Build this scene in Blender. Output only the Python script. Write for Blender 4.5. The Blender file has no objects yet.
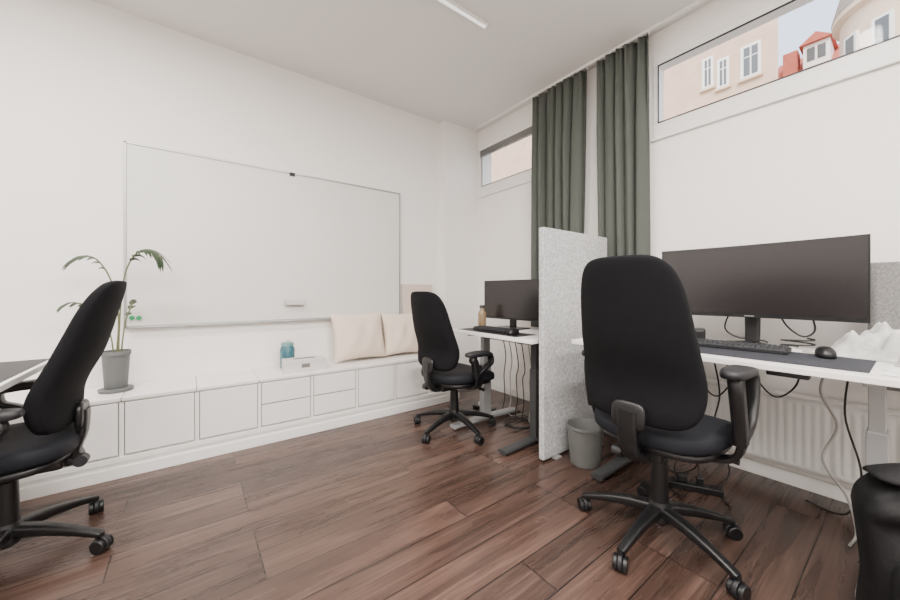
import bpy, bmesh, math, random
from mathutils import Vector, Matrix
random.seed(4)
scene = bpy.context.scene
COL = scene.collection
pi = math.pi

# ------------------------------------------------------------------ materials
def s2l(c):
    c /= 255.0
    return c/12.92 if c <= 0.04045 else ((c+0.055)/1.055)**2.4
def rgb(t): return (s2l(t[0]), s2l(t[1]), s2l(t[2]), 1)
MATS = {}
def mat(name, col, rough=0.6, metal=0.0, noise=0.0, nscale=200, bump=0.0, bscale=300, emit=None, spec=0.5, coat=0):
    if name in MATS: return MATS[name]
    m = bpy.data.materials.new(name); m.use_nodes = True
    nt = m.node_tree; b = nt.nodes['Principled BSDF']
    b.inputs['Base Color'].default_value = rgb(col)
    b.inputs['Roughness'].default_value = rough
    b.inputs['Metallic'].default_value = metal
    b.inputs['Specular IOR Level'].default_value = spec
    b.inputs['Coat Weight'].default_value = coat
    tc = nt.nodes.new('ShaderNodeTexCoord')
    if noise > 0:
        n = nt.nodes.new('ShaderNodeTexNoise'); n.inputs['Scale'].default_value = nscale
        n.inputs['Detail'].default_value = 3
        nt.links.new(tc.outputs['Object'], n.inputs['Vector'])
        r = nt.nodes.new('ShaderNodeValToRGB')
        c = rgb(col)
        r.color_ramp.elements[0].position = 0.3; r.color_ramp.elements[1].position = 0.7
        r.color_ramp.elements[0].color = tuple(x*(1-noise) for x in c[:3])+(1,)
        r.color_ramp.elements[1].color = tuple(min(1, x*(1+noise)) for x in c[:3])+(1,)
        nt.links.new(n.outputs['Fac'], r.inputs['Fac'])
        nt.links.new(r.outputs['Color'], b.inputs['Base Color'])
    if bump > 0:
        n2 = nt.nodes.new('ShaderNodeTexNoise'); n2.inputs['Scale'].default_value = bscale
        nt.links.new(tc.outputs['Object'], n2.inputs['Vector'])
        bp = nt.nodes.new('ShaderNodeBump'); bp.inputs['Strength'].default_value = bump
        bp.inputs['Distance'].default_value = 0.002
        nt.links.new(n2.outputs['Fac'], bp.inputs['Height'])
        nt.links.new(bp.outputs['Normal'], b.inputs['Normal'])
    if emit:
        b.inputs['Emission Color'].default_value = (1, 0.97, 0.93, 1)
        b.inputs['Emission Strength'].default_value = emit
    MATS[name] = m
    return m

WALL = mat('wall_paint', (241, 237, 233), 0.75, bump=0.12, bscale=60)
CEIL = mat('ceiling_paint', (230, 227, 224), 0.85)
TRIM = mat('white_trim', (235, 233, 230), 0.4)
LAM = mat('white_laminate', (237, 233, 230), 0.35)
GAP = mat('shadow_gap', (112, 108, 104), 0.8)
BLACKF = mat('black_fabric', (14, 14, 17), 0.9, noise=0.25, nscale=350, bump=0.5, bscale=500, spec=0.2)
NAVYF = mat('seat_fabric', (20, 22, 29), 0.75, noise=0.2, nscale=350, bump=0.4, bscale=500, spec=0.3)
PLAST = mat('black_plastic', (14, 14, 16), 0.38)
PLAST2 = mat('dark_plastic', (25, 25, 29), 0.5)
FELT = mat('grey_felt', (176, 177, 178), 0.95, noise=0.3, nscale=60, bump=0.5, bscale=250)
FELT2 = mat('dark_grey_felt', (130, 128, 126), 0.95, noise=0.25, nscale=120, bump=0.5, bscale=250)
CURT = mat('curtain_fabric', (84, 88, 83), 0.95, noise=0.08, nscale=300, bump=0.3, bscale=400, spec=0.15)
DSTEEL = mat('dark_steel', (66, 67, 68), 0.45, metal=0.3)
LSTEEL = mat('light_steel', (172, 173, 174), 0.4, metal=0.2)
CHROME = mat('chrome', (200, 200, 200), 0.2, metal=1.0)
ALU = mat('aluminium', (172, 172, 172), 0.35, metal=0.7)
BOARD = mat('whiteboard_surface', (222, 220, 216), 0.4)
SCREEN = mat('screen_glass', (32, 28, 29), 0.25, spec=0.6)
MATM = mat('desk_mat', (44, 46, 54), 0.8, bump=0.3)
BLKTOP = mat('black_mat', (24, 24, 26), 0.55)
CUSH = mat('cream_linen', (224, 207, 190), 0.95, noise=0.08, nscale=120, bump=0.6, bscale=180)
BEIGE = mat('beige_board', (210, 194, 182), 0.8)
TEAL = mat('teal_glass', (62, 106, 116), 0.25, noise=0.3, nscale=30)
WHITEC = mat('white_card', (206, 203, 200), 0.6)
POT = mat('grey_pot', (102, 104, 104), 0.6)
SOIL = mat('soil', (45, 34, 26), 0.95, noise=0.4, nscale=60)
LEAF = mat('leaf_green', (50, 66, 44), 0.5, noise=0.3, nscale=12)
STEM = mat('stem_green', (98, 100, 68), 0.6)
BINM = mat('bin_plastic', (96, 97, 95), 0.5)
RADM = mat('radiator_enamel', (230, 229, 227), 0.35)
CLOTH = mat('white_cloth', (190, 190, 186), 0.9, noise=0.3, nscale=16)
CLOTH2 = mat('green_plastic_bag', (100, 140, 115), 0.4, noise=0.2, nscale=20)
BAG = mat('backpack_nylon', (11, 11, 13), 0.7, bump=0.6, bscale=60, spec=0.3)
LEDM = mat('led_diffuser', (250, 250, 250), 0.5, emit=1.0)
CORK = mat('bottle_amber', (140, 118, 90), 0.35)
GREEN = mat('green_magnet', (30, 150, 90), 0.4)
CABLEB = mat('cable_black', (16, 16, 16), 0.5)
CABLEW = mat('cable_white', (165, 163, 159), 0.5)
KEYM = mat('keycaps', (40, 42, 46), 0.55)
PAPER = mat('paper', (236, 235, 232), 0.8)

def floor_mat():
    m = bpy.data.materials.new('wood_laminate_floor'); m.use_nodes = True
    nt = m.node_tree; b = nt.nodes['Principled BSDF']; L = nt.links
    tc = nt.nodes.new('ShaderNodeTexCoord')
    br = nt.nodes.new('ShaderNodeTexBrick')
    br.offset = 0.37; br.offset_frequency = 3; br.squash = 1
    br.inputs['Scale'].default_value = 1
    br.inputs['Brick Width'].default_value = 1.30
    br.inputs['Row Height'].default_value = 0.168
    br.inputs['Mortar Size'].default_value = 0.0026
    br.inputs['Mortar Smooth'].default_value = 0.15
    br.inputs['Bias'].default_value = 0.0
    br.inputs['Color1'].default_value = (0, 0, 0, 1)
    br.inputs['Color2'].default_value = (1, 1, 1, 1)
    br.inputs['Mortar'].default_value = (0.5, 0.5, 0.5, 1)
    L.new(tc.outputs['Object'], br.inputs['Vector'])
    add = nt.nodes.new('ShaderNodeVectorMath'); add.operation = 'MULTIPLY_ADD'
    L.new(br.outputs['Color'], add.inputs[0]); add.inputs[1].default_value = (7, 5, 3)
    L.new(tc.outputs['Object'], add.inputs[2])
    mp = nt.nodes.new('ShaderNodeMapping'); mp.inputs['Scale'].default_value = (1.0, 12, 1)
    L.new(add.outputs[0], mp.inputs['Vector'])
    n1 = nt.nodes.new('ShaderNodeTexNoise'); n1.inputs['Scale'].default_value = 1.5
    n1.inputs['Detail'].default_value = 4; n1.inputs['Roughness'].default_value = 0.5; n1.inputs['Distortion'].default_value = 0.7
    L.new(mp.outputs[0], n1.inputs['Vector'])
    mp2 = nt.nodes.new('ShaderNodeMapping'); mp2.inputs['Scale'].default_value = (2.2, 75, 1)
    L.new(add.outputs[0], mp2.inputs['Vector'])
    n2 = nt.nodes.new('ShaderNodeTexNoise'); n2.inputs['Scale'].default_value = 1.6; n2.inputs['Detail'].default_value = 4
    n2.inputs['Distortion'].default_value = 0.25
    L.new(mp2.outputs[0], n2.inputs['Vector'])
    mm = nt.nodes.new('ShaderNodeMix'); mm.data_type = 'FLOAT'; mm.inputs['Factor'].default_value = 0.4
    L.new(n1.outputs['Fac'], mm.inputs['A']); L.new(n2.outputs['Fac'], mm.inputs['B'])
    r = nt.nodes.new('ShaderNodeValToRGB')
    e = r.color_ramp.elements
    e[0].position = 0.30; e[0].color = rgb((50, 38, 34))
    e[1].position = 0.74; e[1].color = rgb((114, 92, 82))
    k = e.new(0.5); k.color = rgb((77, 59, 52))
    L.new(mm.outputs[0], r.inputs['Fac'])
    mr = nt.nodes.new('ShaderNodeMapRange'); mr.inputs['To Min'].default_value = 0.66; mr.inputs['To Max'].default_value = 1.22
    L.new(br.outputs['Color'], mr.inputs['Value'])
    hs = nt.nodes.new('ShaderNodeHueSaturation'); hs.inputs['Saturation'].default_value = 1.05
    L.new(mr.outputs[0], hs.inputs['Value']); L.new(r.outputs['Color'], hs.inputs['Color'])
    mx = nt.nodes.new('ShaderNodeMix'); mx.data_type = 'RGBA'
    L.new(br.outputs['Fac'], mx.inputs['Factor']); L.new(hs.outputs['Color'], mx.inputs['A'])
    mx.inputs['B'].default_value = rgb((24, 18, 16))
    L.new(mx.outputs['Result'], b.inputs['Base Color'])
    rr = nt.nodes.new('ShaderNodeMapRange'); rr.inputs['To Min'].default_value = 0.22; rr.inputs['To Max'].default_value = 0.34
    L.new(n1.outputs['Fac'], rr.inputs['Value']); L.new(rr.outputs[0], b.inputs['Roughness'])
    bp = nt.nodes.new('ShaderNodeBump'); bp.inputs['Strength'].default_value = 0.12; bp.inputs['Distance'].default_value = 0.002
    L.new(mm.outputs[0], bp.inputs['Height']); L.new(bp.outputs['Normal'], b.inputs['Normal'])
    return m
FLOORM = floor_mat()

def glass_mat():
    m = bpy.data.materials.new('window_glass'); m.use_nodes = True
    nt = m.node_tree; nt.nodes.clear()
    o = nt.nodes.new('ShaderNodeOutputMaterial'); mx = nt.nodes.new('ShaderNodeMixShader')
    t = nt.nodes.new('ShaderNodeBsdfTransparent'); g = nt.nodes.new('ShaderNodeBsdfGlossy'); g.inputs['Roughness'].default_value = 0.02
    mx.inputs[0].default_value = 0.006
    nt.links.new(t.outputs[0], mx.inputs[1]); nt.links.new(g.outputs[0], mx.inputs[2]); nt.links.new(mx.outputs[0], o.inputs[0])
    return m
GLASS = glass_mat()

# ------------------------------------------------------------------ helpers
def E(name, loc=(0, 0, 0), rz=0):
    o = bpy.data.objects.new(name, None); o.empty_display_size = 0.1
    o.location = loc; o.rotation_euler = (0, 0, rz)
    COL.objects.link(o); return o
def mk(name, verts, faces, m, parent=None, smooth=True, angle=40):
    me = bpy.data.meshes.new(name); me.from_pydata([tuple(v) for v in verts], [], faces)
    bm = bmesh.new(); bm.from_mesh(me)
    bmesh.ops.recalc_face_normals(bm, faces=bm.faces); bm.to_mesh(me); bm.free()
    me.materials.append(m)
    if smooth:
        for p in me.polygons: p.use_smooth = True
        try: me.set_sharp_from_angle(angle=math.radians(angle))
        except Exception: pass
    o = bpy.data.objects.new(name, me); COL.objects.link(o)
    if parent: o.parent = parent
    return o
def box(name, c, s, m, parent=None, bev=0.0, rot=None, seg=2):
    x, y, z = s[0]/2, s[1]/2, s[2]/2
    v = [(-x,-y,-z),(x,-y,-z),(x,y,-z),(-x,y,-z),(-x,-y,z),(x,-y,z),(x,y,z),(-x,y,z)]
    f = [(0,3,2,1),(4,5,6,7),(0,1,5,4),(1,2,6,5),(2,3,7,6),(3,0,4,7)]
    o = mk(name, v, f, m, parent, smooth=False)
    o.location = c
    if rot: o.rotation_euler = rot
    if bev > 0:
        md = o.modifiers.new('b', 'BEVEL'); md.width = bev; md.segments = seg
    return o
def bx(name, x0, x1, y0, y1, z0, z1, m, parent=None, bev=0.0):
    return box(name, ((x0+x1)/2, (y0+y1)/2, (z0+z1)/2), (abs(x1-x0), abs(y1-y0), abs(z1-z0)), m, parent, bev)
def cyl(name, p1, p2, r1, m, parent=None, r2=None, n=28, bev=0.0):
    if r2 is None: r2 = r1
    p1 = Vector(p1); p2 = Vector(p2); d = (p2-p1).normalized()
    a = d.orthogonal().normalized(); b = d.cross(a)
    v = []; f = []
    for i in range(n):
        t = 2*pi*i/n; w = a*math.cos(t)+b*math.sin(t)
        v.append(p1+w*r1)
    for i in range(n):
        t = 2*pi*i/n; w = a*math.cos(t)+b*math.sin(t)
        v.append(p2+w*r2)
    for i in range(n):
        j = (i+1) % n; f.append((i, j, n+j, n+i))
    f.append(tuple(range(n))); f.append(tuple(range(n, 2*n)))
    o = mk(name, v, f, m, parent)
    if bev > 0:
        md = o.modifiers.new('b', 'BEVEL'); md.width = bev; md.segments = 2; md.limit_method = 'ANGLE'
    return o
def lathe(name, prof, m, parent=None, c=(0, 0, 0), n=36):
    v = []; f = []
    for (r, z) in prof:
        for i in range(n):
            t = 2*pi*i/n; v.append((c[0]+r*math.cos(t), c[1]+r*math.sin(t), c[2]+z))
    for k in range(len(prof)-1):
        for i in range(n):
            j = (i+1) % n; f.append((k*n+i, k*n+j, (k+1)*n+j, (k+1)*n+i))
    f.append(tuple(range(n))); f.append(tuple(range((len(prof)-1)*n, len(prof)*n)))
    return mk(name, v, f, m, parent)
def pad(name, W, H, T, m, parent=None, n=5, p=3, warp=None, K=12, M=80):
    v = []; f = []
    def hh(r): return T/2*max(0, 1-r**p)**(1.0/p)
    def pt(r, a, sg):
        c, s = math.cos(a), math.sin(a)
        x = W/2*r*math.copysign(abs(c)**(2/n), c); y = H/2*r*math.copysign(abs(s)**(2/n), s)
        z = sg*hh(r)
        return warp(x, y, z) if warp else (x, y, z)
    v.append(pt(0, 0, 1)); v.append(pt(0, 0, -1))
    ring = {}
    for k in range(1, K+1):
        r = math.sin(pi/2*k/K) if k < K else 1.0
        for sg in (1, -1):
            if k == K and sg == -1: ring[(k, -1)] = ring[(k, 1)]; continue
            ring[(k, sg)] = len(v)
            for i in range(M): v.append(pt(r, 2*pi*i/M, sg))
    for sg, c0 in ((1, 0), (-1, 1)):
        b = ring[(1, sg)]
        for i in range(M): f.append((c0, b+i, b+(i+1) % M))
        for k in range(1, K):
            a, b = ring[(k, sg)], ring[(k+1, sg)]
            for i in range(M):
                j = (i+1) % M; f.append((a+i, b+i, b+j, a+j))
    return mk(name, v, f, m, parent, angle=80)
def smoothpts(pts, sub=6):
    P = [Vector(p) for p in pts]; out = []
    for i in range(len(P)-1):
        p0 = P[max(i-1, 0)]; p1 = P[i]; p2 = P[i+1]; p3 = P[min(i+2, len(P)-1)]
        for k in range(sub):
            t = k/sub
            out.append(0.5*((2*p1)+(p2-p0)*t+(2*p0-5*p1+4*p2-p3)*t*t+(-p0+3*p1-3*p2+p3)*t**3))
    out.append(P[-1]); return out
def sweep(name, pts, w, h, side, m, parent=None, sub=6, bev=0.004, smooth=True):
    P = smoothpts(pts, sub) if smooth else [Vector(p) for p in pts]
    side = Vector(side).normalized(); N = len(P); v = []; f = []
    for i, p in enumerate(P):
        t = (P[min(i+1, N-1)]-P[max(i-1, 0)]).normalized(); nn = t.cross(side).normalized(); sd = nn.cross(t).normalized()
        s = i/(N-1); ww = (w[0]+(w[1]-w[0])*s)/2; h2 = (h[0]+(h[1]-h[0])*s)/2
        for a in range(12):
            th = 2*pi*(a+0.5)/12
            ca, sa = math.cos(th), math.sin(th)
            ca = math.copysign(abs(ca)**0.45, ca); sa = math.copysign(abs(sa)**0.45, sa)
            v.append(p+sd*ww*ca+nn*h2*sa)
    for i in range(N-1):
        for a in range(12):
            b = (a+1) % 12; f.append((i*12+a, i*12+b, (i+1)*12+b, (i+1)*12+a))
    f.append(tuple(range(12))); f.append(tuple(range((N-1)*12, N*12)))
    return mk(name, v, f, m, parent, angle=50)
def tube(name, pts, r, m, parent=None, sub=8):
    P = smoothpts(pts, sub)
    cu = bpy.data.curves.new(name, 'CURVE'); cu.dimensions = '3D'; cu.bevel_depth = r; cu.bevel_resolution = 3; cu.use_fill_caps = True
    sp = cu.splines.new('POLY'); sp.points.add(len(P)-1)
    for i, p in enumerate(P): sp.points[i].co = (p[0], p[1], p[2], 1)
    cu.materials.append(m)
    o = bpy.data.objects.new(name, cu); COL.objects.link(o)
    if parent: o.parent = parent
    return o

# ------------------------------------------------------------------ room
XB = 2.655; YA = 3.12; CZ = 2.90; XL = -2.3; YR = -2.6
bx('floor', XL-0.2, XB+0.3, YR-0.2, YA+0.2, -0.1, 0, FLOORM)
bx('ceiling', XL-0.2, XB+0.3, YR-0.2, YA+0.2, CZ, CZ+0.15, CEIL)
bx('wall_back', XL-0.2, XB, YA, YA+0.2, 0, CZ, WALL)
bx('wall_left', XL-0.2, XL, YR-0.2, YA, 0, CZ, WALL)
bx('wall_rear', XL, XB, YR-0.2, YR, 0, CZ, WALL)
PIL = bx('wall_pillar', 2.19, XB, 3.03, YA, 0, CZ, WALL)
WZ0, WZ1 = 2.15, 2.71
W1 = (1.78, 2.99); W2 = (-1.5, 1.135)
wr = E('wall_right')
WT = 0.18
bx('lower', XB, XB+WT, YR-0.2, YA+0.2, 0, WZ0, WALL, wr)
bx('upper', XB, XB+WT, YR-0.2, YA+0.2, WZ1, CZ, WALL, wr)
bx('pier_far', XB, XB+WT, W1[1], YA+0.2, WZ0, WZ1, WALL, wr)
bx('pier_mid', XB, XB+WT, W2[1], W1[0], WZ0, WZ1, WALL, wr)
bx('pier_near', XB, XB+WT, YR-0.2, W2[0], WZ0, WZ1, WALL, wr)
def window(name, y0, y1, mull):
    w = E(name)
    fx0, fx1 = XB-0.004, XB+0.06
    a, bb = y0+0.002, y1-0.002
    bx('frame_bottom', fx0, fx1, a, bb, WZ0+0.001, WZ0+0.105, TRIM, w, 0.004)
    bx('frame_top', fx0, fx1, a, bb, WZ1-0.055, WZ1-0.001, TRIM, w, 0.004)
    for i, yy in enumerate([a, bb-0.035]+[q-0.03 for q in mull]):
        bx('frame_side_%d' % i, fx0, fx1, yy, yy+0.035, WZ0+0.105, WZ1-0.055, TRIM, w, 0.004)
    bx('sash_line', fx0-0.004, fx0+0.004, a+0.035, bb-0.035, WZ0+0.100, WZ0+0.107, PLAST2, w)
    bx('sash_line_top', fx0-0.004, fx0+0.004, a+0.035, bb-0.035, WZ1-0.058, WZ1-0.050, PLAST2, w)
    for i, yy in enumerate((a+0.035, bb-0.040)):
        bx('sash_edge_%d' % i, fx0-0.004, fx0+0.004, yy, yy+0.006, WZ0+0.105, WZ1-0.055, PLAST2, w)
    bx('glass', fx0+0.025, fx0+0.031, a+0.035, bb-0.035, WZ0+0.105, WZ1-0.055, GLASS, w)
    bx('sill', XB-0.022, XB-0.004, a, bb, WZ0-0.02, WZ0+0.004, TRIM, w, 0.004)
    return w
w1 = window('window_1', W1[0], W1[1], [])
w2 = window('window_2', W2[0], W2[1], [-0.4])
bl = E('window_blind')
bx('cassette', XB-0.034, XB-0.006, 2.17, 2.97, WZ1-0.06, WZ1-0.01, TRIM, bl, 0.006)
for k in range(5):
    box('slat_%d' % k, (XB-0.020, 2.57, WZ1-0.068-k*0.012), (0.022, 0.79, 0.002), ALU, bl, rot=(0, math.radians(25), 0))
bx('bottom_bar', XB-0.028, XB-0.012, 2.175, 2.965, WZ1-0.137, WZ1-0.125, ALU, bl, 0.002)
bx('baseboard_right', XB-0.014, XB, YR, 3.03, 0, 0.075, TRIM, None, 0.003)
bx('baseboard_pillar', 2.19, XB-0.014, 3.016, 3.03, 0, 0.075, TRIM, None, 0.003)
def lamp_or_fill(x0, x1, y, power, ly=0.10):
    e = E('ceiling_lamp_or_fill')
    bx('housing', x0, x1, y-0.014, y+0.014, CZ-0.026, CZ, TRIM, e, 0.003)
    bx('diffuser', x0+0.01, x1-0.01, y-0.010, y+0.010, CZ-0.032, CZ-0.026, LEDM, e)
    if power:  # only the added, unseen fixtures carry an area light, as room fill
        li = bpy.data.lights.new('fill_light', 'AREA'); li.shape = 'RECTANGLE'
        li.size = x1-x0; li.size_y = ly; li.energy = power; li.color = (1, 0.96, 0.915)
        lo = bpy.data.objects.new('fill_light', li); COL.objects.link(lo); lo.parent = e
        lo.location = ((x0+x1)/2, y, CZ-0.045)
    return e
lamp_or_fill(0.2, 1.63, 1.77, 0)
lamp_or_fill(-1.6, -0.1, 1.77, 80)  # this and the four below: unseen fixtures, added to brighten the room evenly
lamp_or_fill(0.2, 1.63, 0.2, 88)
lamp_or_fill(-1.6, -0.1, 0.1, 74)
lamp_or_fill(0.2, 1.63, -1.5, 78)
lamp_or_fill(-1.6, -0.1, -1.5, 82)

# ------------------------------------------------------------------ storage bench
b = E('storage_bench')
BF = 2.72; BT = 0.458; px0 = -1.715; pitch = 0.35; nb = 11; bx1 = px0+pitch*nb
bx('body', px0, bx1, BF+0.018, YA-0.003, 0.10, BT-0.022, LAM, b)
bx('plinth', px0, bx1, BF+0.012, YA-0.003, 0.0, 0.10, TRIM, b)
bx('plinth_board', px0, bx1, BF-0.012, BF+0.012, 0.0, 0.065, TRIM, b, 0.003)
bx('plinth_rail', px0, bx1, BF-0.004, BF+0.014, 0.088, 0.118, TRIM, b, 0.002)
for i in range(nb):
    x0 = px0+i*pitch
    bx('lid_%d' % i, x0+0.0015, x0+pitch-0.0015, BF-0.004, YA-0.003, BT-0.022, BT, LAM, b, 0.003)
    bx('recess_%d' % i, x0+0.012, x0+pitch-0.012, BF+0.012, BF+0.018, 0.125, BT-0.03, GAP, b)
    bx('stile_%d' % i, x0-0.008 if i else x0, x0+0.012, BF+0.004, BF+0.018, 0.118, BT-0.022, LAM, b)
    if 0.36 < x0+0.03 < 0.9:
        for k, (za, zb) in enumerate(((0.13, 0.273), (0.281, 0.426))):
            bx('drawer_%d_%d' % (i, k), x0+0.017, x0+pitch-0.013, BF-0.001, BF+0.014, za, zb, LAM, b, 0.002)
            bx('drawer_label_%d_%d' % (i, k), x0+0.14, x0+0.20, BF-0.0025, BF-0.001, zb-0.035, zb-0.022, TRIM, b)
    else:
        bx('door_panel_%d' % i, x0+0.017, x0+pitch-0.013, BF-0.001, BF+0.014, 0.13, 0.426, LAM, b, 0.002)
bx('face_rail', px0, bx1, BF+0.004, BF+0.018, 0.43, BT-0.022, LAM, b)

# ------------------------------------------------------------------ whiteboard
w = E('whiteboard')
X0, X1, Z0, Z1 = -0.347, 1.69, 0.825, 2.05
bx('surface', X0+0.01, X1-0.01, YA-0.016, YA-0.001, Z0+0.01, Z1-0.01, BOARD, w)
for nm, a in (('frame_l', (X0, X0+0.014, Z0, Z1)), ('frame_r', (X1-0.014, X1, Z0, Z1)), ('frame_b', (X0, X1, Z0, Z0+0.014)), ('frame_t', (X0, X1, Z1-0.014, Z1))):
    bx(nm, a[0], a[1], YA-0.022, YA-0.001, a[2], a[3], ALU, w, 0.002)
bx('pen_tray', X0+0.02, X1-0.02, YA-0.05, YA-0.02, Z0-0.004, Z0+0.004, ALU, w, 0.002)
bx('clip', 0.66, 0.70, YA-0.026, YA-0.016, Z1-0.03, Z1-0.002, PLAST2, w)
cyl('magnet', (X0+0.04, YA-0.026, Z0+0.065), (X0+0.04, YA-0.016, Z0+0.065), 0.014, GREEN, w)
cyl('magnet_b', (X0+0.075, YA-0.026, Z0+0.062), (X0+0.075, YA-0.016, Z0+0.062), 0.014, GREEN, w)
er = E('whiteboard_eraser')
bx('felt', 0.625, 0.765, YA-0.046, YA-0.0165, 0.955, 0.995, PLAST2, er, 0.003)
bx('grip', 0.62, 0.77, YA-0.062, YA-0.046, 0.953, 0.998, WHITEC, er, 0.006)

# ------------------------------------------------------------------ cushions
def pillow(W, H, T, loc, tilt, rz):
    e = E('throw_pillow', loc, rz)
    v = []; f = []; N = 28
    def P(u, vv, sg):
        e1 = (1-abs(u)**2.6); e2 = (1-abs(vv)**2.6)
        t = T/2*(max(e1, 0)*max(e2, 0))**0.45*sg
        pin = 1-0.08*(1-vv*vv); pin2 = 1-0.08*(1-u*u)
        x = W/2*u*pin; z = H/2*vv*pin2
        t += (0.007*math.sin(5*u+3*vv)+0.005*math.sin(9*u-4*vv+1))*e1*e2
        return (x, t*(1.15-0.2*vv), z)
    idx = {}
    for sg in (1, -1):
        for i in range(N+1):
            for j in range(N+1):
                if sg == -1 and (i in (0, N) or j in (0, N)):
                    idx[(sg, i, j)] = idx[(1, i, j)]; continue
                idx[(sg, i, j)] = len(v)
                v.append(P(math.sin((2*i/N-1)*pi/2), math.sin((2*j/N-1)*pi/2), sg))
        for i in range(N):
            for j in range(N):
                f.append((idx[(sg, i, j)], idx[(sg, i+1, j)], idx[(sg, i+1, j+1)], idx[(sg, i, j+1)]))
    o = mk('cushion', v, f, CUSH, e, angle=180)
    o.rotation_euler = (tilt, 0, 0); o.location = (0, 0, H/2*math.cos(tilt)+0.012)
    return e
pillow(0.48, 0.42, 0.15, (1.20, 2.955, BT+0.0), math.radians(-14), 0.03)
pillow(0.42, 0.40, 0.13, (1.64, 2.955, BT), math.radians(-12), -0.04)
cb = E('canvas_panel')
o = box('panel', (1.885, 3.065, BT+0.343), (0.36, 0.02, 0.68), BEIGE, cb, 0.003, rot=(math.radians(-6), 0, 0))
tb = E('tissue_box', (0.71, 2.845, BT), math.radians(-4))
box('carton', (0, 0, 0.045), (0.30, 0.14, 0.09), WHITEC, tb, 0.004)
box('label', (0, -0.0705, 0.045), (0.06, 0.002, 0.03), GAP, tb)
box('slot', (0, 0, 0.0905), (0.16, 0.04, 0.002), GAP, tb)
jr = E('teal_jar', (0.62, 2.99, BT))
lathe('jar', [(0.045, 0), (0.052, 0.01), (0.054, 0.15), (0.045, 0.17), (0.043, 0.178)], TEAL, jr)
lathe('lid', [(0.046, 0.178), (0.047, 0.198), (0.03, 0.204)], mat('teal_lid', (110, 150, 150), 0.5), jr)
cyl('knob', (0, 0, 0.2), (0, 0, 0.222), 0.012, WHITEC, jr)

# ------------------------------------------------------------------ potted palm
pp = E('potted_palm', (-0.36, 2.92, BT))
lathe('pot', [(0.048, 0), (0.052, 0.005), (0.064, 0.22), (0.069, 0.22), (0.069, 0.245), (0.063, 0.245), (0.06, 0.21)], POT, pp)
lathe('saucer', [(0.056, 0), (0.078, 0.004), (0.082, 0.018), (0.076, 0.02)], POT, pp)
cyl('soil', (0, 0, 0.18), (0, 0, 0.225), 0.059, SOIL, pp)
def frond(base, ctrl, nleaf, ll, droop, tag, start=0.6):
    P = smoothpts([base]+ctrl, 10)
    tube('stem_%s' % tag, [base]+ctrl, 0.004, STEM, pp)
    v = []; f = []
    n = len(P); st = int(n*start)
    for k in range(nleaf):
        s = k/(nleaf-1); i = int(st+(n-2-st)*s); p = P[i]; t = (P[i+1]-P[i-1]).normalized()
        side = t.cross(Vector((0, 0, 1)))
        if side.length < 0.05: side = Vector((0, 1, 0))
        side.normalize()
        for sg in (-1, 1):
            L = ll*(0.55+0.55*math.sin(pi*(0.15+0.75*s)))
            d = (side*sg*0.65+t*0.85+Vector((0, 0, 0.10))).normalized()
            up = side.cross(t).normalized(); wd = d.cross(up).normalized()
            b0 = len(v); seg = 5
            for q in range(seg+1):
                a = q/seg; c = p+d*L*a+Vector((0, 0, -droop*L*a*a)); ww = 0.011*math.sin(pi*min(1, a*0.92+0.08))**0.7
                v.append(c-wd*ww); v.append(c+wd*ww+Vector((0, 0, 0.002)))
            for q in range(seg):
                a = b0+q*2; f.append((a, a+1, a+3, a+2))
    mk('leaflets_%s' % tag, v, f, LEAF, pp, smooth=True)
frond((0.01, 0, 0.2), [(0.02, -0.01, 0.50), (0.045, -0.03, 0.72), (0.10, -0.06, 0.84), (0.17, -0.10, 0.86), (0.22, -0.13, 0.81)], 10, 0.10, 0.8, 'a', 0.5)
frond((0.0, 0, 0.2), [(0.01, 0.0, 0.45), (-0.02, 0.0, 0.66), (-0.07, -0.02, 0.78), (-0.12, -0.03, 0.81), (-0.17, -0.04, 0.79)], 9, 0.095, 0.7, 'b', 0.5)
frond((-0.01, 0, 0.2), [(-0.03, 0.0, 0.36), (-0.10, 0.0, 0.50), (-0.17, -0.02, 0.54), (-0.21, -0.03, 0.53)], 5, 0.06, 0.7, 'c')
frond((0.02, 0.01, 0.2), [(0.03, 0.0, 0.32), (0.04, 0.02, 0.42), (0.06, 0.04, 0.5), (0.07, 0.05, 0.54)], 4, 0.05, 0.4, 'd')

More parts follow.
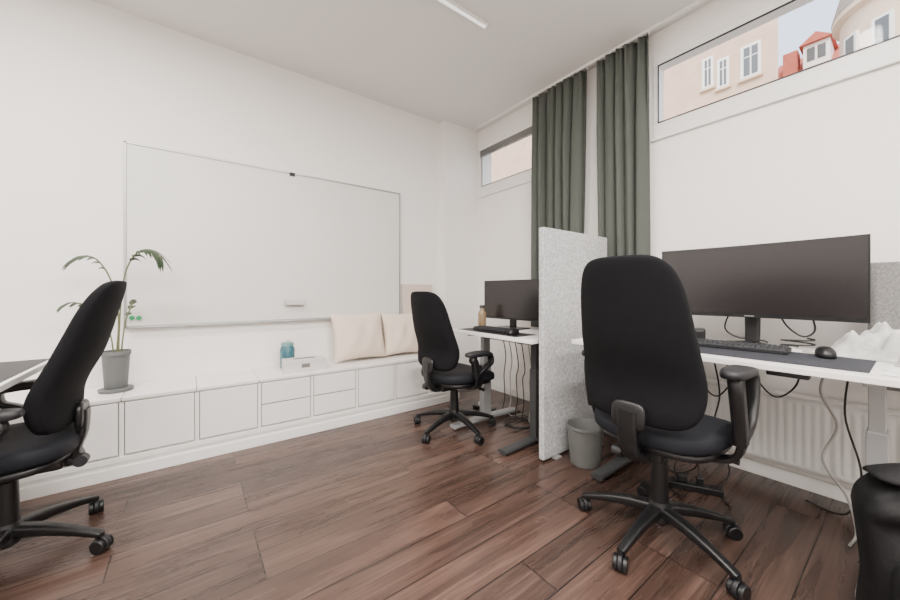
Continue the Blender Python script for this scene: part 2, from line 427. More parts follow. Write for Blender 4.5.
# ------------------------------------------------------------------ office chair
def chair(loc, face, star, seat=0.50, top=1.12, lean=0.12, arm=0.74, back=0.0):
    c = E('office_chair', loc, face)
    for i in range(5):
        a = star-face+2*pi*i/5
        d = Vector((math.cos(a), math.sin(a), 0)); sd = Vector((-math.sin(a), math.cos(a), 0))
        sweep('base_leg_%d' % i, [d*0.02+Vector((0, 0, 0.125)), d*0.12+Vector((0, 0, 0.118)), d*0.22+Vector((0, 0, 0.098)), d*0.315+Vector((0, 0, 0.07))],
              (0.055, 0.03), (0.05, 0.022), sd, PLAST, c)
        cc = d*0.315
        ca = a+0.9+i*1.3; cs = Vector((-math.sin(ca), math.cos(ca), 0))
        w0 = cc+Vector((0, 0, 0.0285))
        for sg in (-1, 1):
            cyl('caster_wheel_%d_%d' % (i, sg), w0+cs*sg*0.008, w0+cs*sg*0.026, 0.028, PLAST, c, bev=0.004)
        cyl('caster_hood_%d' % i, w0-cs*0.0079+Vector((0, 0, 0.003)), w0+cs*0.0079+Vector((0, 0, 0.003)), 0.031, PLAST2, c, bev=0.003)
        cyl('caster_pin_%d' % i, cc+Vector((0, 0, 0.05)), cc+Vector((0, 0, 0.08)), 0.009, PLAST, c)
    lathe('hub', [(0.03, 0.07), (0.045, 0.085), (0.046, 0.14), (0.036, 0.16), (0.034, 0.17)], PLAST, c)
    cyl('gas_cover', (0, 0, 0.16), (0, 0, seat-0.17), 0.036, PLAST, c, r2=0.031)
    cyl('gas_piston', (0, 0, seat-0.18), (0, 0, seat-0.12), 0.018, PLAST2, c)
    box('mechanism', (-0.03, 0, seat-0.115), (0.28, 0.15, 0.06), PLAST, c, 0.015, seg=3)
    cyl('lever', (0.05, -0.07, seat-0.115), (0.06, -0.24, seat-0.125), 0.006, PLAST, c)
    cyl('lever_knob', (0.06, -0.22, seat-0.124), (0.062, -0.26, seat-0.126), 0.011, PLAST, c)
    zc = seat-0.045
    def wseat(x, y, z):
        fx = x/0.24
        zz = zc+z-0.045*max(0, fx-0.35)**1.6+0.02*(abs(y)/0.25)**2.5*(0.5-0.5*fx) - 0.008*math.exp(-(x*x+y*y)/0.02)
        return (x+0.03, y*(1-0.06*max(0, -fx)), zz)
    pad('seat_cushion', 0.48, 0.50, 0.09, NAVYF, c, n=3.8, p=4, warp=wseat)
    pad('seat_shell', 0.44, 0.45, 0.05, PLAST, c, n=3.6, p=4, warp=lambda x, y, z: (x+0.03, y, seat-0.085+z-0.03*max(0, x/0.22-0.35)**1.6))
    zb0 = seat+0.02; H = top-zb0; zm = (top+zb0)/2; Wb = 0.495
    def bx_of(s):
        return -0.235+back+0.035*math.exp(-((s+0.5)/0.38)**2)-lean*(s+1)/2*0.95-0.02*max(0, s)**2
    def wback(y, z, t):
        s = z/(H/2)
        wd = 1.0-0.125*(s+1)-0.02*max(0, s)**2-0.05*max(0, -s-0.4)
        th = 1.0-0.3*max(0, s)
        conc = 0.05*(y/(Wb/2))**2*(1-0.25*abs(s))
        return (bx_of(s)+t*th+conc, y*wd, zm+z)
    pad('back_cushion', Wb, H, 0.078, BLACKF, c, n=4.8, p=4, warp=wback, M=96)
    zs = zb0+0.035
    pad('back_bracket', 0.13, 0.11, 0.03, PLAST, c, n=3.4, p=4, K=8, M=48,
        warp=lambda y, z, t: (bx_of((zs+z-zm)/(H/2))-0.043+t, y, zs+z))
    sweep('back_stem', [(-0.08, 0, seat-0.12), (-0.19, 0, seat-0.13), (-0.255+back, 0, seat-0.09), (-0.278+back, 0, seat-0.02), (bx_of(-0.85)-0.055, 0, zb0+0.055)],
          (0.07, 0.075), (0.045, 0.02), (0, 1, 0), PLAST, c)
    cyl('back_knob', (-0.22, 0.045, seat-0.12), (-0.22, 0.085, seat-0.12), 0.022, PLAST2, c)
    for sg in (-1, 1):
        Y = 0.275*sg
        sweep('arm_bracket_%d' % sg, [(0.0, 0.06*sg, seat-0.115), (0.0, 0.18*sg, seat-0.115), (0.0, 0.26*sg, seat-0.09), (-0.01, Y+0.012*sg, seat-0.02), (-0.03, Y+0.012*sg, seat+0.06)],
              (0.065, 0.07), (0.02, 0.026), (1, 0, 0), PLAST, c)
        sweep('arm_loop_%d' % sg, [(-0.03, Y+0.012*sg, seat-0.0), (0.055, Y+0.014*sg, seat+0.05), (0.105, Y+0.012*sg, arm-0.09), (0.10, Y+0.005*sg, arm-0.035), (0.03, Y, arm-0.028)],
              (0.045, 0.055), (0.03, 0.024), (0, 1, 0), PLAST, c)
        sweep('arm_post_%d' % sg, [(-0.03, Y+0.012*sg, seat-0.02), (-0.055, Y+0.012*sg, seat+0.09), (-0.07, Y+0.008*sg, arm-0.06), (-0.05, Y, arm-0.025)],
              (0.042, 0.05), (0.055, 0.04), (0, 1, 0), PLAST, c)
        pad('arm_pad_%d' % sg, 0.25, 0.085, 0.038, PLAST2, c, n=3, p=4,
            warp=lambda x, y, z, Y=Y: (x+0.0, Y+y, arm-0.019+z-0.02*max(0, x/0.13)**2), K=8, M=48)
    return c
chair((1.63, 0.67, 0), math.radians(0), math.radians(34.6), seat=0.53, top=1.195, lean=0.10, arm=0.785)
chair((1.635, 2.14, 0), math.radians(3), math.radians(50), seat=0.475, top=1.065, lean=0.09, arm=0.64, back=0.02)
chair((-0.575, 2.13, 0), math.radians(178), math.radians(47), seat=0.49, top=1.11, lean=0.15, arm=0.66, back=0.065)

# ------------------------------------------------------------------ sit/stand desks
def desk(x0, x1, y0, y1, z, legs, xc, foot, mt, name='standing_desk'):
    d = E(name)
    bx('desktop', x0, x1, y0, y1, z-0.025, z, LAM, d, 0.003)
    ya, yb = legs
    bx('crossbar', xc-0.04, xc+0.04, ya, yb, z-0.07, z-0.03, DSTEEL, d, 0.003)
    for i, (yy, mm) in enumerate(zip(legs, mt)):
        bx('leg_upper_%d' % i, xc-0.04, xc+0.04, yy-0.028, yy+0.028, 0.03, 0.52, mm, d, 0.004)
        bx('leg_inner_%d' % i, xc-0.033, xc+0.033, yy-0.022, yy+0.022, 0.5, z-0.03, mm, d, 0.003)
        bx('top_bracket_%d' % i, x0+0.06, x1-0.06, yy-0.02, yy+0.02, z-0.045, z-0.025, mm, d, 0.003)
        sweep('foot_%d' % i, [(xc-foot, yy, 0.022), (xc-foot+0.1, yy, 0.026), (xc, yy, 0.032), (xc+foot-0.1, yy, 0.026), (xc+foot, yy, 0.022)], (0.07, 0.07), (0.03, 0.03), (0, 1, 0), mm, d)
        for k, xx in enumerate((xc-foot+0.03, xc+foot-0.03)):
            cyl('leveller_%d_%d' % (i, k), (xx, yy, 0), (xx, yy, 0.012), 0.02, PLAST, d)
    return d
DZ = 0.78
nd = desk(1.80, 2.48, -0.25, 1.22, DZ, (0.095, 1.08), 2.15, 0.32, (LSTEEL, DSTEEL))
bx('cable_tray', 2.30, 2.44, 0.25, 0.95, DZ-0.10, DZ-0.095, DSTEEL, nd, 0.002)
bx('tray_lip', 2.30, 2.305, 0.25, 0.95, DZ-0.10, DZ-0.03, DSTEEL, nd)
bx('tray_back', 2.435, 2.44, 0.25, 0.95, DZ-0.10, DZ-0.025, DSTEEL, nd)
box('handset', (1.85, 0.30, DZ-0.036), (0.05, 0.12, 0.02), PLAST, nd, 0.004)
DF = 0.755
desk(1.72, 2.42, 1.45, 2.30, DF, (1.61, 2.14), 1.96, 0.34, (DSTEEL, LSTEEL))
DL = 0.74
desk(-1.30, -0.52, 1.15, 2.50, DL, (1.35, 2.32), -0.98, 0.32, (DSTEEL, DSTEEL))
def dmat(x0, x1, y0, y1, z, m):
    e = E('desk_mat'); bx('sheet', x0, x1, y0, y1, z+0.0003, z+0.003, m, e, 0.001); return e
dmat(1.87, 2.24, 0.10, 0.86, DZ, MATM)
dmat(1.76, 1.97, 1.62, 2.26, DF, BLKTOP)
dmat(-1.25, -0.535, 1.2, 2.48, DL, BLKTOP)

# ------------------------------------------------------------------ monitors
def curved_monitor(loc, W, H, sag, z0, name):
    e = E(name, loc)
    N = 24
    def shell(nm, w, za, zb, xa, xb, m):
        v = []; f = []
        for i in range(N+1):
            y = -w/2+w*i/N; o = -sag*(y/(W/2))**2
            v += [(xa+o, y, za), (xa+o, y, zb), (xb+o, y, zb), (xb+o, y, za)]
        for i in range(N):
            a = i*4
            for k in range(4):
                l = (k+1) % 4; f.append((a+k, a+l, a+4+l, a+4+k))
        f.append((0, 1, 2, 3)); f.append((N*4, N*4+1, N*4+2, N*4+3))
        return mk(nm, v, f, m, e, angle=30)
    shell('bezel', W, z0, z0+H, 0, 0.018, PLAST)
    shell('screen', W-0.014, z0+0.018, z0+H-0.007, -0.0015, 0.002, SCREEN)
    shell('back_bulge', W*0.5, z0+0.08, z0+H-0.06, 0.018, 0.05, PLAST2)
    bx('logo_strip', -0.0022, 0, -0.02, 0.02, z0+0.006, z0+0.011, ALU, e)
    return e
mon = curved_monitor((2.375, 0.535, DZ), 0.825, 0.385, 0.035, 0.145, 'ultrawide_monitor')
sweep('stand_neck', [(0.06, 0, 0.009), (0.065, 0, 0.12), (0.045, 0, 0.28)], (0.06, 0.07), (0.025, 0.03), (0, 1, 0), PLAST, mon)
for sg in (-1, 1):
    sweep('stand_foot_%d' % sg, [(0.07, 0.0, 0.009), (-0.0, 0.06*sg, 0.009), (-0.08, 0.13*sg, 0.008)], (0.04, 0.03), (0.016, 0.012), (0.8, 0.6*sg, 0), PLAST, mon)
m2 = E('computer_monitor', (2.13, 2.03, DF), math.radians(4))
bx('bezel', 0, 0.022, -0.29, 0.29, 0.075, 0.405, PLAST, m2, 0.004)
bx('screen', -0.0015, 0.004, -0.284, 0.284, 0.09, 0.399, SCREEN, m2)
bx('back', 0.022, 0.045, -0.16, 0.16, 0.13, 0.34, PLAST2, m2, 0.01)
bx('neck', 0.035, 0.06, -0.03, 0.03, 0.005, 0.24, PLAST, m2, 0.004)
bx('foot', -0.06, 0.12, -0.12, 0.12, 0.0005, 0.01, PLAST, m2, 0.004)

# ------------------------------------------------------------------ keyboard, mouse, etc.
def keyboard(loc, L, D, rz):
    k = E('keyboard', loc, rz)
    box('case', (0, 0, 0.0105), (D, L, 0.02), PLAST2, k, 0.004)
    rows, cols = 5, int(L/0.0205)
    v = []; f = []
    for r in range(rows):
        for q in range(cols):
            cx = -D/2+0.014+r*(D-0.028)/(rows-1)*1.0; cy = -L/2+0.016+q*(L-0.032)/(cols-1)
            a = 0.0085; t = 0.0068; b0 = len(v)
            for s, z in ((a, 0.02), (t, 0.028)):
                v += [(cx-s, cy-s, z), (cx+s, cy-s, z), (cx+s, cy+s, z), (cx-s, cy+s, z)]
            f += [(b0, b0+1, b0+5, b0+4), (b0+1, b0+2, b0+6, b0+5), (b0+2, b0+3, b0+7, b0+6), (b0+3, b0, b0+4, b0+7), (b0+4, b0+5, b0+6, b0+7)]
    mk('keys', v, f, KEYM, k, smooth=False)
    return k
keyboard((2.15, 0.565, DZ+0.003), 0.44, 0.135, math.radians(3))
keyboard((1.885, 1.96, DF+0.003), 0.36, 0.12, 0)
def mouse(loc, rz):
    e = E('computer_mouse', loc, rz)
    pad('body', 0.11, 0.062, 0.046, PLAST, e, n=2.6, p=2.5, warp=lambda x, y, z: (x, y, max(0.0005, 0.012+z*(1.0+0.5*math.cos(x*22)) )), K=8, M=40)
    box('wheel', (0.03, 0, 0.032), (0.02, 0.008, 0.014), PLAST2, e, 0.003)
    return e
mouse((2.16, 0.235, DZ+0.003), math.radians(15))
mouse((1.84, 1.72, DF+0.003), 0.1)
mouse((-0.70, 1.98, DL+0.003), math.radians(175))
pk = E('docking_hub', (2.35, 0.80, DZ), 0.3)
box('body', (0, 0, 0.035), (0.10, 0.15, 0.07), PLAST, pk, 0.014, seg=3)
ch = E('folded_cloth')
def clothw(x, y, z):
    r = math.sqrt((x/0.115)**2+(y/0.185)**2)
    h = max(0, 1-r**2.8)
    nz = 0.026*math.sin(31*x+23*y)+0.022*math.sin(53*y-31*x+1)+0.016*math.sin(90*x+40*y+2)+0.012*math.sin(130*y-40*x)
    sm = 1/(1+math.exp((y+0.0)/0.02))
    zz = DZ+0.001 if z < 0 else DZ+0.004+h*(0.085+0.045*sm+nz)
    return (2.345+x, 0.075+y, zz)
pad('cloth', 0.25, 0.38, 0.1, CLOTH, ch, n=2.8, p=2, warp=clothw, K=36, M=140)
gb = E('plastic_bag')
def gw(x, y, z):
    r = math.sqrt((x/0.05)**2+(y/0.06)**2); h = max(0, 1-r**2.4)
    zz = DZ+0.001 if z < 0 else DZ+0.003+h*(0.10+0.02*math.sin(90*x+50*y)+0.014*math.sin(140*y))
    return (2.155+x, -0.01+y, zz)
pad('bag', 0.11, 0.13, 0.1, CLOTH, gb, n=2.6, p=2, warp=gw, K=20, M=80)
box('green_label', (2.155, 0.0, DZ+0.115), (0.05, 0.04, 0.012), CLOTH2, gb, 0.004, rot=(0.2, 0.3, 0.4))
lc = E('coiled_lead')
tube('coil', [(2.43+0.03*math.cos(t*0.8), 0.36+0.06*math.sin(t*0.8), DZ+0.005+0.003*t) for t in range(16)], 0.004, CABLEB, lc)
tube('tail', [(2.43, 0.42, DZ+0.005), (2.34, 0.30, DZ+0.005), (2.28, 0.32, DZ+0.005), (2.25, 0.28, DZ+0.005)], 0.003, CABLEW, lc)
tube('drop', [(2.44, 0.44, DZ+0.2), (2.43, 0.40, DZ+0.11), (2.43, 0.34, DZ+0.06), (2.44, 0.30, DZ+0.1), (2.45, 0.33, DZ+0.22)], 0.004, CABLEB, lc)
tube('drop_b', [(2.44, 0.62, DZ+0.2), (2.45, 0.66, DZ+0.08), (2.44, 0.60, DZ+0.03), (2.46, 0.50, DZ+0.02), (2.47, 0.48, DZ+0.01)], 0.004, CABLEB, lc)
pst_ = E('paper_sheets')
for k, (xx, yy, rz) in enumerate(((1.95, -0.02, 0.2), (1.96, -0.01, -0.15), (1.94, -0.04, 0.5))):
    box('sheet_%d' % k, (xx, yy, DZ+0.001+0.0012*k), (0.21, 0.15, 0.0008), PAPER, pst_, rot=(0, 0, rz))
ds = E('desk_screen')
bx('panel', 2.505, 2.535, -0.95, 0.14, 0.62, 1.195, FELT2, ds, 0.006)
bx('clamp_1', 2.482, 2.505, 0.0, 0.05, DZ-0.06, DZ+0.06, DSTEEL, ds)
bx('clamp_2', 2.482, 2.505, -0.2, -0.15, DZ-0.06, DZ+0.06, DSTEEL, ds)
bo = E('glass_bottle', (2.00, 2.225, DF))
lathe('body', [(0.03, 0.0005), (0.034, 0.006), (0.034, 0.12), (0.03, 0.135), (0.02, 0.15), (0.02, 0.17)], CORK, bo)
lathe('cap', [(0.022, 0.17), (0.022, 0.19), (0.02, 0.193)], PLAST, bo)
mg = E('coffee_mug', (2.05, 1.56, DF))
lathe('cup', [(0.033, 0.0005), (0.036, 0.003), (0.038, 0.09), (0.034, 0.09), (0.032, 0.01)], PLAST2, mg)
tube('handle', [(0.0, -0.036, 0.07), (0, -0.062, 0.065), (0, -0.062, 0.03), (0, -0.035, 0.02)], 0.005, PLAST2, mg)

# ------------------------------------------------------------------ partition screen
ps = E('partition_screen')
bx('panel', 1.755, 2.50, 1.385, 1.425, 0.012, 1.465, FELT, ps, 0.008)
for i, xx in enumerate((1.88, 2.38)):
    bx('foot_%d' % i, xx-0.03, xx+0.03, 1.36, 1.435, 0.0, 0.012, FELT2, ps, 0.002)

wb = E('waste_bin', (1.965, 1.235, 0))
lathe('bucket', [(0.082, 0), (0.087, 0.004), (0.106, 0.22), (0.112, 0.225), (0.112, 0.24), (0.105, 0.24), (0.10, 0.215), (0.08, 0.012)], BINM, wb)

# ------------------------------------------------------------------ curtains
def curtain(y0, y1, z0, nf, seed, y0b, y1b):
    e = E('curtain')
    NU, NV = 190, 40; v = []; f = []
    rnd = random.Random(seed); ph = [rnd.uniform(0, 6.28) for _ in range(6)]
    for j in range(NV+1):
        tz = j/NV; z = CZ-0.035-(CZ-0.035-z0)*tz
        ya = y0+(y0b-y0)*tz; yb = y1+(y1b-y1)*tz
        for i in range(NU+1):
            s = i/NU
            g = min(1, tz*5)
            w = 2*pi*nf*(s+0.022*math.sin(2*pi*s*2+ph[0]+tz*1.8))
            pk_ = math.sin(w*2+ph[4])*(1-g)*0.012
            x = 2.567+(0.020+0.020*g)*math.sin(w+ph[1])+0.011*math.sin(w*1.6+ph[2]+tz*2)*g+0.006*math.sin(3*tz+s*7+ph[3])+pk_
            x = min(x, 2.612)
            y = ya+(yb-ya)*s+0.014*math.sin(w*1+ph[1]+1.4)*g
            v.append((x, y, z))
    for j in range(NV):
        for i in range(NU):
            a = j*(NU+1)+i; f.append((a, a+1, a+NU+2, a+NU+1))
    o = mk('drape', v, f, CURT, e, angle=180)
    md = o.modifiers.new('s', 'SOLIDIFY'); md.thickness = 0.003
    for k in range(nf+1):
        yy = y0+(y1-y0)*k/nf
        box('hook_%d' % k, (2.575, yy, CZ-0.03), (0.01, 0.008, 0.016), TRIM, e)
    return e
curtain(1.60, 2.14, 0.04, 6, 1, 1.64, 2.13)
curtain(1.125, 1.50, 0.04, 5, 2, 1.10, 1.47)
cr = E('curtain_rail')
bx('track', 2.562, 2.588, -1.8, 3.0, CZ-0.022, CZ, TRIM, cr, 0.003)

# ------------------------------------------------------------------ radiator
ra = E('radiator')
ry0, ry1, rz0, rz1 = -0.35, 0.90, 0.13, 0.50
bx('rear_panel', 2.615, 2.63, ry0, ry1, rz0, rz1, RADM, ra, 0.004)
v = []; f = []
n = int((ry1-ry0)/0.0333)
prof = []
for i in range(n):
    y = ry0+(ry1-ry0)*i/n; dy = (ry1-ry0)/n
    prof += [(y, 0), (y+dy*0.25, 0), (y+dy*0.45, -0.005), (y+dy*0.8, -0.005)]
prof.append((ry1, 0))
for y, dx in prof:
    for z, q in ((rz0, 0), (rz0+0.025, 0), (rz0+0.04, 1), (rz1-0.04, 1), (rz1-0.025, 0), (rz1, 0)):
        v.append((2.56+dx*q, y, z))
for i in range(len(prof)-1):
    for k in range(5):
        a = i*6+k; f.append((a, a+1, a+7, a+6))
fr = mk('front_panel', v, f, RADM, ra, angle=25)
md = fr.modifiers.new('s', 'SOLIDIFY'); md.thickness = 0.004
bx('top_grille', 2.552, 2.632, ry0, ry1, rz1, rz1+0.012, RADM, ra, 0.003)
for k, yy in enumerate((ry0, ry1)):
    bx('side_cover_%d' % k, 2.552, 2.632, yy-0.004, yy+0.004, rz0, rz1, RADM, ra, 0.002)
cyl('valve', (2.60, ry1+0.05, 0.17), (2.53, ry1+0.05, 0.17), 0.018, TRIM, ra)
cyl('pipe', (2.60, ry1+0.05, 0.0), (2.60, ry1+0.05, 0.17), 0.008, TRIM, ra)
cyl('pipe_link', (2.60, ry1, 0.17), (2.60, ry1+0.05, 0.17), 0.009, TRIM, ra)
for k, yy in enumerate((ry0+0.2, ry1-0.2)):
    bx('bracket_%d' % k, 2.63, XB-0.001, yy, yy+0.03, 0.2, 0.42, RADM, ra)

# ------------------------------------------------------------------ cables
cbk = E('power_cable')
tube('monitor_lead', [(2.44, 0.56, DZ-0.03), (2.44, 0.52, 0.60), (2.42, 0.44, 0.52), (2.40, 0.36, 0.60), (2.38, 0.34, DZ-0.035)], 0.004, CABLEB, cbk)
tube('hanging_lead', [(2.26, 0.60, DZ-0.03), (2.24, 0.59, 0.62), (2.25, 0.565, 0.45), (2.25, 0.53, 0.47), (2.26, 0.50, 0.62), (2.27, 0.50, DZ-0.03)], 0.005, CABLEB, cbk)
tube('hanging_lead_b', [(2.28, 0.72, DZ-0.1), (2.26, 0.70, 0.55), (2.27, 0.65, 0.5), (2.28, 0.60, 0.56), (2.28, 0.55, DZ-0.1)], 0.004, CABLEB, cbk)
tube('floor_lead', [(2.36, 0.80, DZ-0.08), (2.34, 0.82, 0.5), (2.40, 0.80, 0.25), (2.30, 0.86, 0.04), (2.2, 0.80, 0.008)], 0.004, CABLEB, cbk)
tube('floor_lead_b', [(2.40, 0.90, DZ-0.08), (2.38, 0.93, 0.5), (2.32, 0.88, 0.2), (2.22, 0.95, 0.01), (2.1, 0.86, 0.008), (2.02, 0.72, 0.008)], 0.004, CABLEB, cbk)
tube('floor_lead_c', [(2.28, 0.66, DZ-0.1), (2.29, 0.64, 0.5), (2.25, 0.66, 0.3), (2.30, 0.60, 0.12), (2.22, 0.62, 0.008), (2.12, 0.55, 0.008)], 0.004, CABLEB, cbk)
cw = E('extension_cable')
tube('lead', [(2.36, 0.24, DZ-0.03), (2.34, 0.27, 0.6), (2.36, 0.22, 0.45), (2.31, 0.26, 0.3), (2.34, 0.19, 0.15), (2.32, 0.16, 0.02), (2.2, 0.17, 0.006)], 0.005, CABLEW, cw)
tube('lead_b', [(2.40, 0.18, DZ-0.03), (2.40, 0.20, 0.5), (2.38, 0.15, 0.25), (2.44, 0.20, 0.03), (2.50, 0.34, 0.006)], 0.004, CABLEB, cw)
pst = E('power_strip', (2.16, 0.72, 0), 0.5)
box('body', (0, 0, 0.018), (0.05, 0.26, 0.036), PLAST, pst, 0.006)
for k in range(4):
    cyl('socket_%d' % k, (0, -0.09+k*0.06, 0.036), (0, -0.09+k*0.06, 0.039), 0.019, PLAST2, pst)
box('plug', (0, -0.03, 0.058), (0.03, 0.03, 0.04), PLAST, pst, 0.006)
box('plug_b', (0, 0.05, 0.058), (0.035, 0.045, 0.04), PLAST, pst, 0.006)
tube('lead', [(0, -0.03, 0.075), (0.05, -0.03, 0.12), (0.12, -0.02, 0.06), (0.16, 0.05, 0.006), (0.22, 0.12, 0.006)], 0.004, CABLEB, pst)
fc = E('network_cable')
for k in range(7):
    yy = 2.25-k*0.075
    tube('loop_%d' % k, [(2.25, yy, DF-0.03), (2.28, yy-0.03, 0.5-0.03*k), (2.32, yy+0.03, 0.3), (2.28, yy-0.02, 0.12), (2.2, yy-0.08, 0.006), (2.35, yy-0.14, 0.006)], 0.0045, CABLEW if k % 3 == 1 else CABLEB, fc)
tube('floor_coil', [(2.1+0.11*math.cos(t*0.9), 1.9+0.11*math.sin(t*0.9), 0.006+0.0015*t) for t in range(14)], 0.004, CABLEB, fc)
fs = E('extension_socket', (2.12, 2.33, 0), 0.3)
box('body', (0, 0, 0.016), (0.05, 0.22, 0.032), PLAST, fs, 0.006)
box('plug', (0, 0.04, 0.05), (0.03, 0.03, 0.036), TRIM, fs, 0.005)
box('plug_b', (0, -0.03, 0.05), (0.03, 0.03, 0.036), PLAST2, fs, 0.005)

# ------------------------------------------------------------------ backpack (slumped, on the floor by the desk leg)
bk = E('backpack', (1.70, -0.045, 0), math.radians(12))
HB = 0.60
def wbag(y, z, t):
    s = z/(HB/2)
    crease = 0.014*math.sin(18*y+9*z)+0.010*math.sin(33*z-12*y)+0.007*math.sin(52*z+30*y)
    w = 1.0+0.06*(-s)+0.02*math.sin(9*z)
    top = -0.10*max(0, s)**2*(0.5+y/0.34)
    return (t*(1.15-0.40*max(0, s))+crease*(1 if t < 0 else 0.3), y*w+0.012*math.sin(14*z), HB/2+z+top)
pad('main_bag', 0.32, HB, 0.24, BAG, bk, n=6, p=4, warp=wbag, K=20, M=120)
pad('front_pocket', 0.24, 0.27, 0.08, BAG, bk, n=5, p=3, warp=lambda y, z, t: (-0.125+t+0.006*math.sin(25*z+14*y), y, 0.19+z+0.008*math.sin(16*y)))
pad('top_flap', 0.30, 0.20, 0.03, BAG, bk, n=4, p=3, warp=lambda y, z, t: (z*0.95-0.02, y, HB-0.02-0.055*(0.5+y/0.34)+t-3.2*(z+0.02)**2+0.008*math.sin(25*y+12*z)))
tube('handle', [(0.03, -0.06, HB-0.03), (0.03, -0.05, HB+0.02), (0.03, 0.01, HB+0.015), (0.03, 0.02, HB-0.05)], 0.009, BAG, bk)
for sg in (-1, 1):
    sweep('strap_%d' % sg, [(0.06, 0.07*sg, HB-0.08), (0.15, 0.09*sg, 0.44), (0.16, 0.10*sg, 0.28), (0.10, 0.12*sg, 0.08)], (0.055, 0.03), (0.014, 0.008), (0, 1, 0), BAG, bk)
tube('zip', [(-0.15, -0.09, 0.305), (-0.158, 0.0, 0.31), (-0.15, 0.09, 0.305)], 0.0025, PLAST2, bk)

# ------------------------------------------------------------------ outside
STUC = mat('stucco_beige', (210, 182, 160), 0.9, noise=0.08, nscale=1.5)
STUC2 = mat('stucco_cream', (216, 194, 174), 0.9, noise=0.06, nscale=1.5)
ROOF = mat('red_tiles', (178, 98, 84), 0.8, noise=0.12, nscale=4)
WFR = mat('exterior_window_frame', (235, 235, 232), 0.5)
WGL = mat('exterior_window_pane', (92, 96, 101), 0.15)
GRD = mat('courtyard_paving', (150, 145, 138), 0.9, noise=0.1, nscale=3)
bx('courtyard_ground', 3.2, 60, -30, 50, -0.6, -0.5, GRD)
ab = E('apartment_building')
pv = [(20, 3.55), (20, 40), (30, 40), (30, 6.2)]
mk('facade', [(x, y, -0.5) for x, y in pv]+[(x, y, 18) for x, y in pv], [(0, 1, 2, 3), (4, 5, 6, 7), (0, 1, 5, 4), (1, 2, 6, 5), (2, 3, 7, 6), (3, 0, 4, 7)], STUC, ab, smooth=False)
bx('cornice', 19.8, 20, 3.5, 40, 13.9, 14.2, STUC2, ab)
bx('belt_course', 19.9, 20, 3.55, 40, 9.0, 9.15, STUC2, ab)
def ewin(parent, x, y, z, w, h, k):
    bx('win_frame_%d' % k, x-0.06, x, y-w/2-0.08, y+w/2+0.08, z-h/2-0.08, z+h/2+0.08, WFR, parent)
    for i in range(2):
        for j in range(2):
            ya = y-w/2+i*(w/2)+0.02; za = z-h/2+(0 if j == 0 else h*0.66)+0.02
            bx('win_pane_%d_%d%d' % (k, i, j), x-0.08, x-0.055, ya, ya+w/2-0.06, za, za+(h*0.66 if j == 0 else h*0.34)-0.06, WGL, parent)
    bx('win_sill_%d' % k, x-0.16, x, y-w/2-0.15, y+w/2+0.15, z-h/2-0.2, z-h/2-0.1, STUC2, parent)
k = 0
for (yy, zz, ww, hh) in [(4.45, 11.35, 0.55, 1.3), (5.45, 11.3, 0.3, 1.2), (6.05, 11.6, 0.3, 1.3), (4.55, 7.6, 0.8, 1.6), (9.4, 11.9, 0.7, 1.4)]:
    ewin(ab, 20, yy, zz, ww, hh, k); k += 1
for yy in (12, 26, 34):
    for zz in (4.3, 7.9):
        ewin(ab, 20, yy+0.3, zz, 1.0, 1.7, k); k += 1
rb = E('red_roof_building')
bx('walls', 27, 34, 1.0, 4.95, -0.5, 12.9, STUC2, rb)
v = [(26.7, 0.8, 12.9), (26.7, 5.1, 12.9), (34.3, 5.1, 12.9), (34.3, 0.8, 12.9), (29.0, 0.8, 14.9), (29.0, 5.1, 14.9), (32, 5.1, 14.9), (32, 0.8, 14.9)]
f = [(0, 1, 2, 3), (0, 4, 5, 1), (4, 7, 6, 5), (2, 6, 7, 3), (0, 3, 7, 4), (1, 5, 6, 2)]
mk('roof', v, f, ROOF, rb, smooth=False)
bx('dormer', 26.8, 29, 2.75, 3.75, 13.2, 14.4, WFR, rb)
mk('dormer_roof', [(26.6, 2.6, 14.4), (29.2, 2.6, 14.4), (29.2, 3.9, 14.4), (26.6, 3.9, 14.4), (26.6, 3.25, 14.9), (29.2, 3.25, 14.9)], [(0, 1, 2, 3), (0, 4, 5, 1), (3, 2, 5, 4), (0, 3, 4), (1, 5, 2)], ROOF, rb, smooth=False)
bx('dormer_pane', 26.76, 26.8, 2.9, 3.2, 13.5, 14.2, WGL, rb)
bx('dormer_pane_b', 26.76, 26.8, 3.3, 3.6, 13.5, 14.2, WGL, rb)
bx('chimney', 27.0, 27.8, 4.0, 4.6, 13.0, 14.5, ROOF, rb)
tw = E('corner_tower', (20, 0.0, 0))
lathe('drum', [(1.8, -0.5), (1.8, 10.9), (2.0, 11.0), (2.0, 11.2), (1.85, 11.25), (1.7, 12.2), (1.2, 13.1), (0.3, 13.8), (0.05, 14.8)], STUC2, tw, n=48)
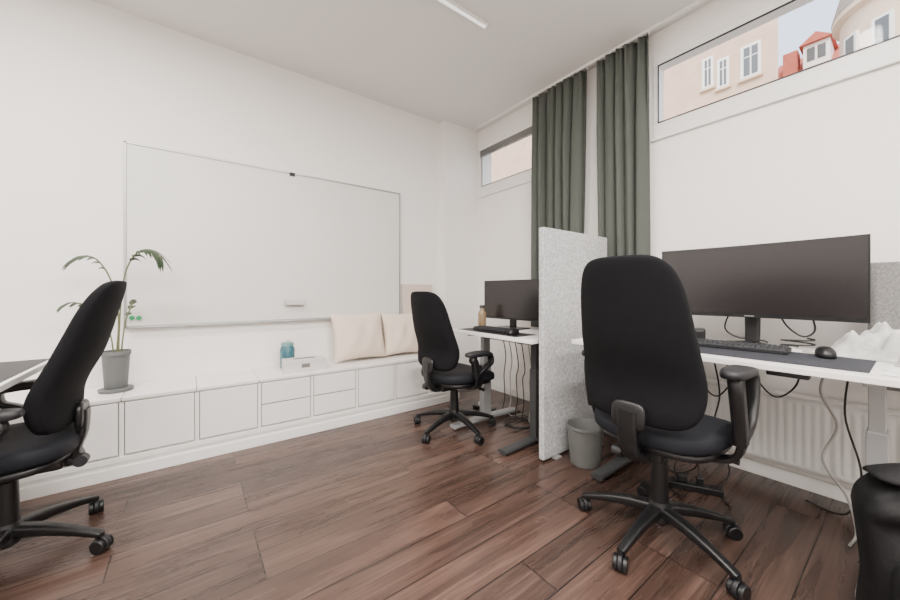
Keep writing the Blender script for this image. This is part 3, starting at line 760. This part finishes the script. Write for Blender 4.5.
lathe('cap_roof', [(2.02, 11.2), (1.75, 12.3), (1.24, 13.15), (0.33, 13.9), (0.06, 14.9)], mat('slate_roof', (150, 140, 134), 0.7), tw, n=48)
for i, a in enumerate((2.25, 2.75, 3.25, 3.75)):
    for j, zz in enumerate((6.6, 9.7)):
        d = Vector((math.cos(a), math.sin(a), 0))
        box('tower_frame_%d_%d' % (i, j), (d.x*1.8, d.y*1.8, zz), (0.14, 0.5, 1.0), WFR, tw, rot=(0, 0, a))
        box('tower_pane_%d_%d' % (i, j), (d.x*1.85, d.y*1.85, zz), (0.08, 0.32, 0.82), WGL, tw, rot=(0, 0, a))

# ------------------------------------------------------------------ world + sun
wd = bpy.data.worlds.new('World'); scene.world = wd; wd.use_nodes = True
nt = wd.node_tree; bg = nt.nodes['Background']
sky = nt.nodes.new('ShaderNodeTexSky'); sky.sky_type = 'NISHITA'; sky.sun_disc = False
sky.sun_elevation = math.radians(40); sky.sun_rotation = math.radians(250); sky.air_density = 1.0; sky.dust_density = 3
mxs = nt.nodes.new('ShaderNodeMix'); mxs.data_type = 'RGBA'; mxs.inputs['Factor'].default_value = 0.5
mxs.inputs['B'].default_value = (4.8, 5.0, 5.2, 1)
nt.links.new(sky.outputs[0], mxs.inputs['A']); nt.links.new(mxs.outputs['Result'], bg.inputs['Color'])
bg.inputs['Strength'].default_value = 0.65
sl = bpy.data.lights.new('sun', 'SUN'); sl.energy = 2.0; sl.angle = 0.01; sl.color = (1, 0.96, 0.9)
so = bpy.data.objects.new('sun', sl); COL.objects.link(so)
so.rotation_euler = Vector((0.75, 0.35, -0.62)).to_track_quat('-Z', 'Y').to_euler()

# ------------------------------------------------------------------ camera
cam = bpy.data.cameras.new('camera'); co = bpy.data.objects.new('camera', cam); COL.objects.link(co)
cam.sensor_width = 36; cam.lens = 349/900*36; cam.clip_start = 0.05; cam.clip_end = 300
cam.shift_y = -8/900
co.location = (0, 0, 1.06); co.rotation_euler = (math.radians(90), 0, math.radians(-36.7))
scene.camera = co
